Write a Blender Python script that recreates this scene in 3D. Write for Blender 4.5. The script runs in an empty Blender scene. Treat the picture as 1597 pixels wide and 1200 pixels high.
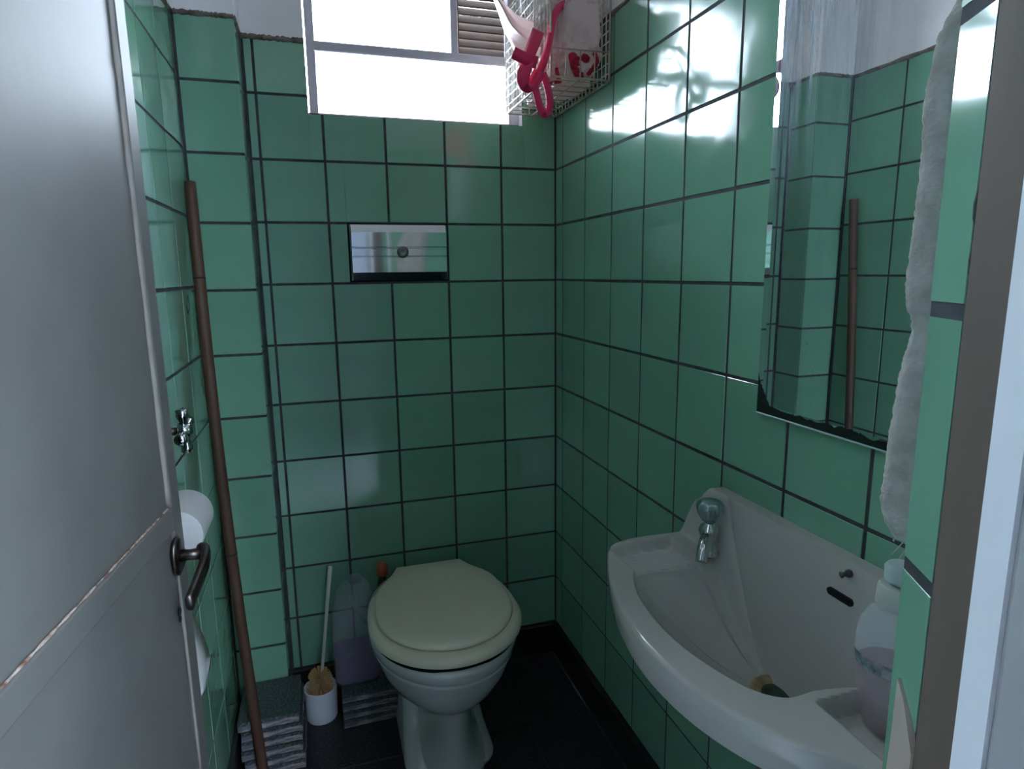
import bpy, bmesh, math, random
from mathutils import Vector, Matrix, noise
random.seed(7)
D = bpy.data; SC = bpy.context.scene; COL = SC.collection
PI = math.pi

# ------------------------------------------------------------------ camera
CAM = Vector((-.67820, -1.75590, 1.22124))
FW = Vector((0.28866849, 0.94100586, -0.17657427))
RT = Vector((0.95527671, -0.29543846, -0.01274841))
UP = Vector((0.06416316, 0.16499722, 0.98420476))
FPX = 977.77
cd = D.cameras.new('camera'); cam = D.objects.new('camera', cd); COL.objects.link(cam)
cd.sensor_fit = 'HORIZONTAL'; cd.sensor_width = 36; cd.lens = 36 * FPX / 1597
cd.clip_start = .01; cd.clip_end = 200
cam.matrix_world = Matrix(((RT.x, UP.x, -FW.x, CAM.x), (RT.y, UP.y, -FW.y, CAM.y), (RT.z, UP.z, -FW.z, CAM.z), (0, 0, 0, 1)))
SC.camera = cam

# ------------------------------------------------------------------ world, light, exposure
SKY = 13.0
w = D.worlds.new('sky'); SC.world = w; w.use_nodes = True
bg = w.node_tree.nodes['Background']
bg.inputs[0].default_value = (.80, .92, 1.07, 1); bg.inputs[1].default_value = SKY
vs = SC.view_settings
vs.view_transform = 'Standard'; vs.look = 'None'; vs.gamma = 1; vs.use_curve_mapping = False
vs.exposure = 1.5
SC.cycles.max_bounces = 10; SC.cycles.glossy_bounces = 6; SC.cycles.diffuse_bounces = 6
SC.cycles.transmission_bounces = 8; SC.cycles.transparent_max_bounces = 12
SC.cycles.use_denoising = True
SC.cycles.sample_clamp_indirect = 6

def portal(name, loc, rot, sx, sy):
    l = D.lights.new(name, 'AREA'); l.shape = 'RECTANGLE'; l.size = sx; l.size_y = sy
    l.cycles.is_portal = True
    o = D.objects.new(name, l); COL.objects.link(o); o.location = loc; o.rotation_euler = rot
portal('window_portal', (-.385, .14, 1.82), (-PI/2, 0, 0), .60, .44)
portal('door_portal', (-.67, -1.66, 1.06), (PI/2, 0, 0), .62, 2.12)

def pix(u, v, ax, val):
    d = FW + RT * ((u - 798.5) / FPX) - UP * ((v - 600) / FPX)
    return CAM + d * ((val - CAM[ax]) / d[ax])

# ------------------------------------------------------------------ helpers
def tag(o, label=None, cat=None, group=None, kind=None):
    if label: o['label'] = label
    if cat: o['category'] = cat
    if group: o['group'] = group
    if kind: o['kind'] = kind
    return o

def obj(name, bm, m, parent=None, smooth=False, sub=0, auto=None):
    me = D.meshes.new(name)
    if isinstance(bm, bmesh.types.BMesh):
        bmesh.ops.recalc_face_normals(bm, faces=bm.faces)
        bm.to_mesh(me); bm.free()
    else: me = bm
    for mm in (m if isinstance(m, (list, tuple)) else [m]): me.materials.append(mm)
    if smooth:
        for p in me.polygons: p.use_smooth = True
    o = D.objects.new(name, me); COL.objects.link(o)
    if parent: o.parent = parent
    if sub:
        s = o.modifiers.new('s', 'SUBSURF'); s.levels = sub; s.render_levels = sub
    if auto is not None:
        for p in me.polygons: p.use_smooth = True
        for e in me.edges: pass
        me.set_sharp_from_angle(angle=math.radians(auto))
    return o

def thing(name, label, cat, loc=(0, 0, 0), group=None):
    o = D.objects.new(name, None); COL.objects.link(o); o.location = loc; o.empty_display_size = .05
    return tag(o, label, cat, group)

def keep(o, root):      # parent with world-space mesh coordinates kept
    o.parent = root; o.location = -root.location
    return o

def bx(bm, a, b, bev=0, seg=1, rot=None):
    a = Vector(a); b = Vector(b)
    r = bmesh.ops.create_cube(bm, size=1)
    vs_ = r['verts']; c = (a + b) / 2; s = b - a
    for v in vs_: v.co = Vector((v.co.x * s.x, v.co.y * s.y, v.co.z * s.z))
    if bev:
        es = list({e for v in vs_ for e in v.link_edges})
        rr = bmesh.ops.bevel(bm, geom=es, offset=bev, segments=seg, affect='EDGES', profile=.5)
        vs_ = list({v for f in rr['faces'] for v in f.verts} | {v for v in vs_ if v.is_valid})
    for v in vs_:
        if rot is not None: v.co = rot @ v.co
        v.co += c
    return vs_

def box(a, b, bev=0, seg=1):
    bm = bmesh.new(); bx(bm, a, b, bev, seg); return bm

def loft(rings, closed=True, cap0=True, cap1=True, bm=None):
    bm = bm or bmesh.new()
    R_ = [[bm.verts.new(p) for p in ring] for ring in rings]
    n = len(rings[0])
    for A, B in zip(R_, R_[1:]):
        for i in range(n if closed else n - 1):
            j = (i + 1) % n
            bm.faces.new((A[i], A[j], B[j], B[i]))
    if cap0: bm.faces.new(list(reversed(R_[0])))
    if cap1: bm.faces.new(R_[-1])
    return bm

def lathe(prof, seg=32, c=(0, 0, 0), bm=None, axis=None, cap=True):
    # prof: list of (r, h); axis: Matrix 3x3 mapping z to the axis
    c = Vector(c); rings = []
    for r, h in prof:
        ring = []
        for i in range(seg):
            a = 2 * PI * i / seg; p = Vector((r * math.cos(a), r * math.sin(a), h))
            if axis is not None: p = axis @ p
            ring.append(p + c)
        rings.append(ring)
    return loft(rings, True, cap, cap, bm)

def axm(d):
    return Vector(d).normalized().to_track_quat('Z', 'Y').to_matrix()

def tube(pts, r, seg=10, bm=None, cap=True):
    pts = [Vector(p) for p in pts]; rings = []
    prev = None
    for i, p in enumerate(pts):
        t = (pts[min(i + 1, len(pts) - 1)] - pts[max(i - 1, 0)]).normalized()
        if prev is None:
            n = t.orthogonal().normalized()
        else:
            n = (prev - t * prev.dot(t)).normalized()
        prev = n; b = t.cross(n)
        rr = r[i] if isinstance(r, (list, tuple)) else r
        rings.append([p + n * (rr * math.cos(2*PI*k/seg)) + b * (rr * math.sin(2*PI*k/seg)) for k in range(seg)])
    return loft(rings, True, cap, cap, bm)

def spline(pts, n=8):
    pts = [Vector(p) for p in pts]; P_ = [pts[0]] + pts + [pts[-1]]; out = []
    for i in range(1, len(P_) - 2):
        a, b, c, d = P_[i-1:i+3]
        for k in range(n):
            t = k / n
            out.append(.5 * ((2*b) + (c-a)*t + (2*a-5*b+4*c-d)*t*t + (3*b-a-3*c+d)*t**3))
    out.append(pts[-1]); return out

# ------------------------------------------------------------------ materials
def mat(name, col, rough=.5, metal=0, coat=0, spec=.5, var=0, bump=0, bscale=40, col2=None, nscale=6, trans=0, ior=1.45, alpha=1, subs=0, objrand=0, detail=4, contrast=(.35, .65), stretch=None):
    m = D.materials.new(name); m.use_nodes = True; nt = m.node_tree; N = nt.nodes; L = nt.links
    b = N['Principled BSDF']
    b.inputs['Base Color'].default_value = (*col, 1); b.inputs['Roughness'].default_value = rough
    b.inputs['Metallic'].default_value = metal; b.inputs['Coat Weight'].default_value = coat
    b.inputs['Specular IOR Level'].default_value = spec; b.inputs['IOR'].default_value = ior
    b.inputs['Transmission Weight'].default_value = trans; b.inputs['Alpha'].default_value = alpha
    if subs: b.inputs['Subsurface Weight'].default_value = subs; b.inputs['Subsurface Radius'].default_value = (.02, .02, .02)
    tc = N.new('ShaderNodeTexCoord'); mp = N.new('ShaderNodeMapping')
    L.new(tc.outputs['Object'], mp.inputs[0])
    if stretch: mp.inputs['Scale'].default_value = stretch
    out = None
    if col2:
        nz = N.new('ShaderNodeTexNoise'); nz.inputs['Scale'].default_value = nscale; nz.inputs['Detail'].default_value = detail
        L.new(mp.outputs[0], nz.inputs['Vector'])
        cr = N.new('ShaderNodeValToRGB'); cr.color_ramp.elements[0].position = contrast[0]; cr.color_ramp.elements[1].position = contrast[1]
        cr.color_ramp.elements[0].color = (*col, 1); cr.color_ramp.elements[1].color = (*col2, 1)
        L.new(nz.outputs['Fac'], cr.inputs[0]); out = cr.outputs[0]
    if objrand:
        oi = N.new('ShaderNodeObjectInfo'); hs = N.new('ShaderNodeHueSaturation')
        ma = N.new('ShaderNodeMath'); ma.operation = 'MULTIPLY_ADD'; ma.inputs[1].default_value = objrand; ma.inputs[2].default_value = 1 - objrand / 2
        L.new(oi.outputs['Random'], ma.inputs[0]); L.new(ma.outputs[0], hs.inputs['Value'])
        if out: L.new(out, hs.inputs['Color'])
        else: hs.inputs['Color'].default_value = (*col, 1)
        out = hs.outputs[0]
    if out: L.new(out, b.inputs['Base Color'])
    if bump:
        n2 = N.new('ShaderNodeTexNoise'); n2.inputs['Scale'].default_value = bscale; n2.inputs['Detail'].default_value = 6
        L.new(mp.outputs[0], n2.inputs['Vector'])
        bp = N.new('ShaderNodeBump'); bp.inputs['Strength'].default_value = bump; bp.inputs['Distance'].default_value = .002
        L.new(n2.outputs['Fac'], bp.inputs['Height']); L.new(bp.outputs[0], b.inputs['Normal'])
    return m

def tile_mat():
    m = mat('green_glazed_tile', (.152, .335, .226), rough=.13, spec=.75, col2=(.185, .38, .262), nscale=3.0, objrand=.16)
    N = m.node_tree.nodes; L = m.node_tree.links; b = N['Principled BSDF']
    # each tile is tilted a hair and its glaze is slightly wavy
    tc = N.new('ShaderNodeTexCoord'); oi = N.new('ShaderNodeObjectInfo')
    ad = N.new('ShaderNodeVectorMath'); ad.operation = 'ADD'
    sc_ = N.new('ShaderNodeVectorMath'); sc_.operation = 'SCALE'; sc_.inputs['Scale'].default_value = 1
    cb = N.new('ShaderNodeCombineXYZ'); L.new(oi.outputs['Random'], cb.inputs[0]); L.new(oi.outputs['Location'], sc_.inputs[0])
    L.new(tc.outputs['Object'], ad.inputs[0]); L.new(sc_.outputs[0], ad.inputs[1])
    nz = N.new('ShaderNodeTexNoise'); nz.inputs['Scale'].default_value = 11; nz.inputs['Detail'].default_value = 1.5
    L.new(ad.outputs[0], nz.inputs['Vector'])
    bp = N.new('ShaderNodeBump'); bp.inputs['Strength'].default_value = .22; bp.inputs['Distance'].default_value = .004
    L.new(nz.outputs['Fac'], bp.inputs['Height']); L.new(bp.outputs[0], b.inputs['Normal'])
    n3 = N.new('ShaderNodeTexNoise'); n3.inputs['Scale'].default_value = 5; n3.inputs['Detail'].default_value = 2
    L.new(ad.outputs[0], n3.inputs['Vector'])
    mr = N.new('ShaderNodeMapRange'); mr.inputs['From Min'].default_value = .35; mr.inputs['From Max'].default_value = .7
    mr.inputs['To Min'].default_value = .06; mr.inputs['To Max'].default_value = .16
    L.new(n3.outputs['Fac'], mr.inputs['Value']); L.new(mr.outputs[0], b.inputs['Roughness'])
    return m
TILE = tile_mat()
GROUT = mat('dark_grout', (.028, .034, .040), .85, col2=(.060, .062, .070), nscale=30, bump=.3)
PLASTER = mat('painted_plaster', (.76, .72, .71), .8, spec=.2, col2=(.83, .79, .78), nscale=7, bump=.25, bscale=60)
PLASTER_DIRT = mat('dirty_plaster_edge', (.10, .075, .06), .9, col2=(.22, .18, .15), nscale=40, bump=.6)
CEIL = mat('ceiling_paint', (.55, .54, .52), .8, bump=.1)
BASE = mat('black_granite_skirting', (.012, .013, .015), .35, col2=(.03, .03, .032), nscale=120, contrast=(.45, .75))
FLOOR_T = mat('black_granite_floor', (.014, .015, .019), .38, col2=(.085, .085, .09), nscale=160, contrast=(.5, .8), objrand=.4)
SLAB = mat('granite_slab', (.028, .042, .045), .5, col2=(.12, .15, .15), nscale=200, contrast=(.45, .72), objrand=.4, bump=.2, bscale=90)
SLAB_EDGE = mat('raw_slab_edge', (.46, .37, .36), .9, col2=(.12, .13, .16), nscale=45, contrast=(.35, .6), bump=.7, stretch=(.5, .5, 2.2))
PORC = mat('cream_porcelain', (.56, .55, .53), .12, coat=.3, spec=.5)
SINKM = mat('sink_porcelain', (.44, .415, .39), .14, coat=.3, col2=(.475, .45, .425), nscale=4)
SEATM = mat('cream_plastic', (.74, .66, .52), .28, coat=.2)
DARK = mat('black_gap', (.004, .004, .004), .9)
CHROME = mat('chrome', (.62, .64, .66), .12, metal=1, bump=.05, bscale=120)
CHROME_D = mat('tarnished_chrome', (.30, .29, .27), .28, metal=1, col2=(.12, .11, .10), nscale=30, bump=.2)
DULL = mat('tarnished_handle_metal', (.16, .15, .145), .38, metal=1, col2=(.09, .07, .06), nscale=22, bump=.2)
DOORM = mat('grey_door_enamel', (.112, .110, .102), .45, spec=.15, col2=(.132, .130, .120), nscale=5, bump=.10, bscale=14)
DOOR_RUST = mat('worn_door_edge', (.17, .145, .125), .6, col2=(.25, .225, .20), nscale=14, bump=.4)
RUST = mat('rust_seam', (.13, .06, .035), .9, col2=(.40, .33, .29), nscale=55, contrast=(.42, .60))
FRAME_B = mat('beige_jamb_paint', (.125, .098, .080), .7, spec=.15, col2=(.15, .118, .098), nscale=12, bump=.3, bscale=50, stretch=(1, 1, .15))
FRAME_LIT = mat('lit_jamb_paint', (.86, .83, .84), .4, col2=(.90, .87, .88), nscale=8, bump=.2)  # jamb colour with the light on its edge painted in
FRAME_G = mat('greyed_jamb_paint', (.34, .33, .335), .55, col2=(.40, .385, .385), nscale=9, bump=.2)
ALU = mat('window_metal', (.48, .46, .50), .45, metal=.25, bump=.1)
WOOD = mat('broom_wood', (.060, .028, .017), .55, col2=(.10, .05, .03), nscale=14, bump=.4, bscale=30, stretch=(1, 1, .12))
WHITE_P = mat('white_plastic', (.80, .86, .95), .35, subs=.1)
BRISTLE = mat('yellow_bristle', (.50, .33, .15), .6)
PAPER = mat('toilet_paper', (.46, .46, .45), .9, bump=.5, bscale=150)
CARD = mat('cardboard_core', (.28, .19, .12), .9)
TOWEL = mat('terry_towel', (.34, .32, .29), .95, col2=(.46, .44, .40), nscale=60, bump=1.0, bscale=260)
WIRE = mat('white_coated_wire', (.66, .63, .56), .4)
WIRE_R = mat('aged_wire', (.40, .33, .24), .5)
RED = mat('red_ribbon', (.62, .010, .085), .42, spec=.4)
RED.node_tree.nodes['Principled BSDF'].inputs['Sheen Weight'].default_value = .3
PINKCAP = mat('orange_plastic', (.42, .09, .03), .4)
OUT_WALL = mat('courtyard_render', (.60, .70, .80), .9, col2=(.66, .76, .85), nscale=3, bump=.3)
OUT_FLOOR = mat('courtyard_concrete', (.38, .40, .42), .9, bump=.3)
SHUT = mat('brown_shutter_slat', (.050, .028, .017), .8, spec=.1, col2=(.085, .05, .032), nscale=20, bump=.3)
BLOCKER = mat('grey_blocker_paint', (.13, .135, .14), .8, col2=(.16, .165, .17), nscale=4, bump=.2)  # dark paint of the unseen light blockers behind the camera
RUBBER = mat('sink_trap_plastic', (.16, .12, .10), .5)

# ------------------------------------------------------------------ tiled surfaces
JT = .0062      # joint width
_tm = {}
def tile_mesh(wd, ht, th=.004, bev=.0006):
    k = (round(wd, 4), round(ht, 4), th, bev)
    if k not in _tm:
        bm = bmesh.new()
        x, z = wd / 2, ht / 2; b = min(bev, wd / 5)
        # local frame: face looks down -Y
        back = [bm.verts.new((sx * x, 0, sz * z)) for sx, sz in ((-1, -1), (1, -1), (1, 1), (-1, 1))]
        mid = [bm.verts.new((sx * x, -th + b, sz * z)) for sx, sz in ((-1, -1), (1, -1), (1, 1), (-1, 1))]
        fr = [bm.verts.new((sx * (x - b), -th, sz * (z - b))) for sx, sz in ((-1, -1), (1, -1), (1, 1), (-1, 1))]
        for A, B in ((back, mid), (mid, fr)):
            for i in range(4):
                j = (i + 1) % 4; bm.faces.new((A[i], A[j], B[j], B[i]))
        bm.faces.new(fr)
        me = D.meshes.new('tile'); bmesh.ops.recalc_face_normals(bm, faces=bm.faces); bm.to_mesh(me); bm.free()
        me.materials.append(TILE); _tm[k] = me
    return _tm[k]

def place_tile(parent, a0, a1, z0, z1, plane, side, hole=None):
    """side 'back': a = x, face -y ; 'right': a = y, face -x ; 'left': a = y, face +x"""
    if a1 - a0 < .006 or z1 - z0 < .006: return
    if hole:
        h0, h1, hz0, hz1 = hole
        if a1 > h0 and a0 < h1 and z1 > hz0 and z0 < hz1:
            # keep the pieces round the hole
            place_tile(parent, a0, min(a1, h0), z0, z1, plane, side)
            place_tile(parent, max(a0, h1), a1, z0, z1, plane, side)
            place_tile(parent, max(a0, h0), min(a1, h1), z0, min(z1, hz0), plane, side)
            place_tile(parent, max(a0, h0), min(a1, h1), max(z0, hz1), z1, plane, side)
            return
    o = D.objects.new('tile', tile_mesh(a1 - a0, z1 - z0)); COL.objects.link(o)
    c, cz = (a0 + a1) / 2, (z0 + z1) / 2
    jit = Matrix.Rotation(random.gauss(0, .0035), 3, 'Z') @ Matrix.Rotation(random.gauss(0, .0035), 3, 'X')
    R0 = {'back': Matrix.Identity(3), 'right': Matrix.Rotation(-PI/2, 3, 'Z'), 'left': Matrix.Rotation(PI/2, 3, 'Z'), 'front': Matrix.Rotation(PI, 3, 'Z')}[side]
    off = random.uniform(-.0003, .0003)
    loc = {'back': (c, plane + off, cz), 'front': (c, plane + off, cz), 'right': (plane + off, c, cz), 'left': (plane + off, c, cz)}[side]
    o.rotation_euler = (R0 @ jit).to_euler(); o.location = loc; o.parent = parent

def grid(parent, cols, rows, plane, side, hole=None):
    for i in range(len(cols) - 1):
        for j in range(len(rows) - 1):
            place_tile(parent, cols[i] + JT/2, cols[i+1] - JT/2, rows[j] + JT/2, rows[j+1] - JT/2, plane, side, hole)

ROWS = [.1, .2577, .41, .5651, .7216, .8791, 1.0385, 1.1971, 1.3539, 1.508, 1.6635, 1.792]
TOP = 1.795; CEILZ = 2.62
XL = -.945; YF = -1.47
TB = .0035        # tile bodies start this far inside the wall surface plane (faces end ~ at the plane)

# back wall with the window hole
WX0, WX1, WZ0, WZ1 = -.668, -.098, 1.622, 2.02
def wall_with_hole(a, b, h):
    bm = bmesh.new()
    (x0, x1, z0, z1) = h
    bx(bm, (a[0], a[1], a[2]), (x0, b[1], b[2])); bx(bm, (x1, a[1], a[2]), (b[0], b[1], b[2]))
    bx(bm, (x0, a[1], a[2]), (x1, b[1], z0)); bx(bm, (x0, a[1], z1), (x1, b[1], b[2]))
    return bm
wb = tag(obj('wall_back', wall_with_hole((-1.1, .006, 0), (.15, .13, CEILZ), (WX0, WX1, WZ0, WZ1)), PLASTER), kind='structure')
def grout_bed(a, b, parent): return obj('grout_bed', box(a, b), GROUT, parent)
bm = bmesh.new(); g0, g1 = .0022, .0062
g0 = .0008
bx(bm, (XL, g0, .1), (WX0, g1, TOP)); bx(bm, (WX1, g0, .1), (.006, g1, TOP)); bx(bm, (WX0, g0, .1), (WX1, g1, WZ0))
obj('grout_bed', bm, GROUT, wb)
BC = [-.8125, -.7895, -.6352, -.4794, -.3215, -.1633, -.001]
# flush plate sits in a cut-out of the tile grid
PL = (-.586, -.323, 1.203, 1.3515)
for i in range(len(BC) - 1):
    for j in range(len(ROWS) - 1):
        a0, a1, z0, z1 = BC[i] + JT/2, BC[i+1] - JT/2, ROWS[j] + JT/2, ROWS[j+1] - JT/2
        hole = (WX0 - .002, WX1 + .002, WZ0 - .001, 3) if j >= 9 else (PL[0] - .004, PL[1] + .004, PL[2] - .004, PL[3] + .006)
        place_tile(wb, a0, a1, z0, z1, TB, 'back', hole)
bm = bmesh.new(); bx(bm, (XL, -.003, TOP), (WX0, .007, CEILZ)); bx(bm, (WX1, -.003, TOP), (0, .007, CEILZ)); bx(bm, (WX0, -.003, WZ1), (WX1, .007, CEILZ))
obj('plaster_band', bm, PLASTER, wb)
def rough_strip(a, b, axis, r, parent, name='mortar_edge', m=None, n=40):
    a = Vector(a); b = Vector(b); pts = [a.lerp(b, t / n) for t in range(n + 1)]
    rr = [r * (.75 + .5 * random.random()) for _ in pts]
    return obj(name, tube(pts, rr, 6), m or PLASTER_DIRT, parent, smooth=True)
rough_strip((XL + .13, 0, TOP - .003), (WX0, 0, TOP - .003), 0, .0065, wb)
rough_strip((WX1, 0, TOP - .003), (0, 0, TOP - .003), 0, .006, wb)

# right wall
wr = tag(obj('wall_right', box((.006, YF - .13, 0), (.14, .13, CEILZ)), PLASTER), kind='structure')
grout_bed((.0008, YF, .1), (.0062, 0, TOP), wr)
RC = [-1.466, -1.453, -1.2975, -1.1411, -.9858, -.8288, -.6737, -.5196, -.3654, -.2095, -.0535, -.001]
grid(wr, RC, ROWS, TB, 'right')
obj('plaster_band', box((-.003, YF, TOP), (.007, 0, CEILZ)), PLASTER, wr)
rough_strip((0, YF, TOP - .003), (0, 0, TOP - .003), 1, .006, wr)
# left wall
wl = tag(obj('wall_left', box((XL - .14, -1.455, 0), (XL - .006, .006, CEILZ)), PLASTER), kind='structure')
grout_bed((XL - .0062, -1.452, .1), (XL - .0008, -.113, TOP), wl)
LC = [-1.45, -1.391, -1.236, -1.080, -.924, -.768, -.612, -.456, -.30, -.1165]
grid(wl, LC, ROWS, XL - TB, 'left')
obj('plaster_band', box((XL - .007, -1.452, TOP), (XL + .003, -.113, CEILZ)), PLASTER, wl)
rough_strip((XL, -1.45, TOP - .003), (XL, -.113, TOP - .003), 1, .006, wl)
# pier in the left back corner
PX, PY = -.8165, -.1127
wp = tag(obj('wall_pier', box((XL - .006, PY + .006, 0), (PX - .006, .006, CEILZ)), PLASTER), kind='structure')
bm = bmesh.new(); bx(bm, (XL, PY + .0008, .1), (PX - .0008, PY + .0062, TOP)); bx(bm, (PX - .0062, PY + .0008, .1), (PX - .0008, .0, TOP))
obj('grout_bed', bm, GROUT, wp)
PR = [.1] + [1.655 - .156 * k for k in range(9, -1, -1)] + [1.792]
for j in range(len(PR) - 1):
    place_tile(wp, XL + .006, PX - .0005, PR[j] + JT/2, PR[j+1] - JT/2, PY + TB, 'back')
    place_tile(wp, PY + .004, -.006, PR[j] + JT/2, PR[j+1] - JT/2, PX - TB, 'left')
bm = bmesh.new(); bx(bm, (XL, PY - .004, TOP), (PX + .003, .004, CEILZ), .003, 2)
obj('plaster_band', bm, PLASTER, wp)
rough_strip((XL + .003, PY, TOP - .002), (PX, PY, TOP - .002), 0, .0065, wp)
rough_strip((PX, PY, TOP - .002), (PX, 0, TOP - .002), 1, .005, wp)
rough_strip((PX - .001, -.002, .1), (PX - .001, -.002, TOP), 2, .0045, wp, 'grout_line', GROUT)

# floor, skirting, ceiling
fl = tag(obj('floor', box((-1.1, YF - .14, -.12), (.15, .13, -.004)), GROUT), kind='structure')
FX = [XL, -.80, -.50, -.20, -.017]; FY = [-1.47, -1.21, -.91, -.61, -.31, -.017]
for i in range(4):
    for j in range(5):
        o = obj('floor_tile', box((FX[i] + .0015, FY[j] + .0015, -.006), (FX[i+1] - .0015, FY[j+1] - .0015, random.uniform(-.0004, .0004)), .0008), FLOOR_T, fl)
tag(obj('baseboard_back', box((PX, -.016, 0), (-.001, .004, .1), .0015), BASE), kind='structure')
tag(obj('baseboard_right', box((-.016, YF, 0), (.004, -.001, .1), .0015), BASE), kind='structure')
tag(obj('baseboard_left', box((XL - .004, -1.452, 0), (XL + .012, PY, .1), .0015), BASE), kind='structure')
tag(obj('ceiling', box((-1.1, YF - .14, CEILZ), (.15, .13, CEILZ + .1)), CEIL), kind='structure')

# front wall: door opening with the tiled reveal and the jamb seen at the right edge
A_ = Vector((-.335, -1.475)); B_ = Vector((-.3535, -1.5105)); C_ = Vector((-.3950, -1.5610)); D_ = Vector((-.3935, -1.578)); E_ = Vector((-.40, -1.63))
def prism(poly, z0, z1):
    bm = bmesh.new()
    return loft([[(p[0], p[1], z0) for p in poly], [(p[0], p[1], z1) for p in poly]], bm=bm)
nrm = Vector((A_.y - B_.y, -(A_.x - B_.x))).normalized()      # points into the opening or away
if nrm.x > 0: nrm = -nrm
ins = -nrm
wf = tag(obj('wall_front', prism([(.14, -1.4705), (A_.x + .011, -1.4705), tuple(A_ + ins * .006), tuple(B_ + ins * .006), (-.366, -1.64), (.14, -1.64)], 0, CEILZ), PLASTER), kind='structure')
obj('grout_bed', prism([tuple(A_ + ins * .0004), tuple(B_ + ins * .0004), tuple(B_ + ins * .0064), tuple(A_ + ins * .0064)], .1, 2.2), GROUT, wf)
obj('grout_bed', box((A_.x + .017, -1.4702, .1), (0, -1.4672, TOP)), GROUT, wf)
grid(wf, [A_.x + .017, -.158, -.003], ROWS, -1.4695, 'front')
obj('plaster_band', box((A_.x + .017, -1.4702, TOP), (0, -1.4655, CEILZ)), PLASTER, wf)
ang = math.atan2((B_ - A_).y, (B_ - A_).x)
L_ = (B_ - A_).length
for z0, z1 in zip(ROWS[:-1] + [1.792], ROWS[1:] + [1.948]):
    me = tile_mesh(L_ - .003, z1 - z0 - .009, .0045, .00012)
    o = D.objects.new('tile', me); COL.objects.link(o); o.parent = wf
    mid = (A_ + B_) / 2 + ins * .0043 - (B_ - A_).normalized() * .001
    # tile face looks down local -Y; turn it to nrm
    o.rotation_euler = (random.gauss(0, .002), 0, math.atan2(nrm.y, nrm.x) + PI/2)
    o.location = (mid.x, mid.y, (z0 + z1) / 2)
obj('wall_over_door', box((-1.1, -1.64, 2.12), (-.36, -1.4705, CEILZ)), PLASTER, wf)
obj('wall_hinge_side', box((-1.1, -1.64, 0), (-.988, -1.456, CEILZ)), PLASTER, wf)
# jamb
dj = tag(obj('trim_1', prism([tuple(B_ + ins * .001), (-.3595, -1.5145), tuple(C_), (-.390, -1.565), (-.375, -1.60), (-.33, -1.60), (-.33, -1.53)], 0, 2.12), FRAME_B), kind='structure')
obj('lit_jamb_edge', prism([(-.3945, -1.5595), (-.4010, -1.5640), (-.4022, -1.5785), (-.386, -1.581), (-.380, -1.565)], 0, 2.12), FRAME_LIT, dj)  # lit edge of the jamb, its brightness put into a near-white colour
obj('outer_stop', prism([(-.3995, -1.5790), (-.4035, -1.5830), (-.418, -1.645), (-.35, -1.645), (-.35, -1.581)], 0, 2.12), FRAME_G, dj)
# crumbling mortar between tiles and jamb
bm = bmesh.new(); n = 260
pts = [Vector((B_.x - .0005, B_.y - .002, .2 + 1.8 * k / n)) for k in range(n + 1)]
rr = [.0012 + .0035 * abs(noise.noise(Vector((0, 0, p.z * 38)))) + (.0007 if noise.noise(Vector((3, 1, p.z * 9))) > .18 else 0) for p in pts]
obj('mortar_edge', tube(pts, rr, 6), GROUT, dj, smooth=True)
rr = [.0008 + .003 * abs(noise.noise(Vector((7, 2, p.z * 60)))) for p in pts]
obj('mortar_edge', tube([p + Vector((-.002, -.003, 0)) for p in pts], rr, 6), FRAME_B, dj, smooth=True)
# plaster patch low on the jamb
q0 = A_.lerp(B_, .50); q1 = B_ + Vector((-.005, -.004))
off = nrm * .0012
PATCH = mat('plaster_patch', (.40, .32, .27), .9, bump=.5)
q0 = A_.lerp(B_, .12)
patch = [(q0, .76), (q0 + (B_-A_)*.10, .86), (q0 + (B_-A_)*.20, .925), (q0 + (B_-A_)*.22, .966), (q0 + (B_-A_)*.48, .958), (q1, .938), (q1, .76)]
bm = bmesh.new()
fr = [bm.verts.new((p.x + off.x*2, p.y + off.y*2, z)) for p, z in patch]; bk = [bm.verts.new((p.x - off.x, p.y - off.y, z)) for p, z in patch]
bm.faces.new(fr); bm.faces.new(bk[::-1])
for i in range(len(patch)):
    j = (i + 1) % len(patch); bm.faces.new((fr[i], fr[j], bk[j], bk[i]))
obj('plaster_patch', bm, PATCH, dj)

# unseen courtyard behind the camera, made up to shape daylight at the door opening
tag(obj('wall_added_bounce', box((-2.8, -5.0, 0), (2.0, -4.9, 2.7)), OUT_WALL), kind='structure')  # pale unseen wall, added to bounce bluish daylight into the doorway
tag(obj('wall_courtyard_left', box((-2.9, -5.0, 0), (-2.75, -1.64, 2.7)), OUT_WALL), kind='structure')
tag(obj('wall_courtyard_right', box((1.95, -5.0, 0), (2.1, -1.64, 2.7)), OUT_WALL), kind='structure')
tag(obj('wall_courtyard_front', (lambda b_: (bx(b_, (-2.8, -1.70, 0), (-1.1, -1.60, 2.85)), bx(b_, (.14, -1.70, 0), (2.0, -1.60, 2.85)), bx(b_, (-1.1, -1.70, CEILZ), (.14, -1.60, 2.85)), b_)[-1])(bmesh.new()), OUT_WALL), kind='structure')
tag(obj('wall_light_blocker', box((-2.75, -2.85, 0), (-.28, -2.75, 2.7)), BLOCKER), kind='structure')  # unseen wall, added to block light from straight behind the doorway
tag(obj('ceiling_light_blocker', box((-2.9, -2.85, 2.7), (2.1, -1.6, 2.8)), BLOCKER), kind='structure')  # unseen roof, added to block the sky above the doorway
tag(obj('floor_courtyard', box((-2.8, -5.0, -.12), (2.0, YF - .14, -.01)), OUT_FLOOR), kind='structure')

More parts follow.
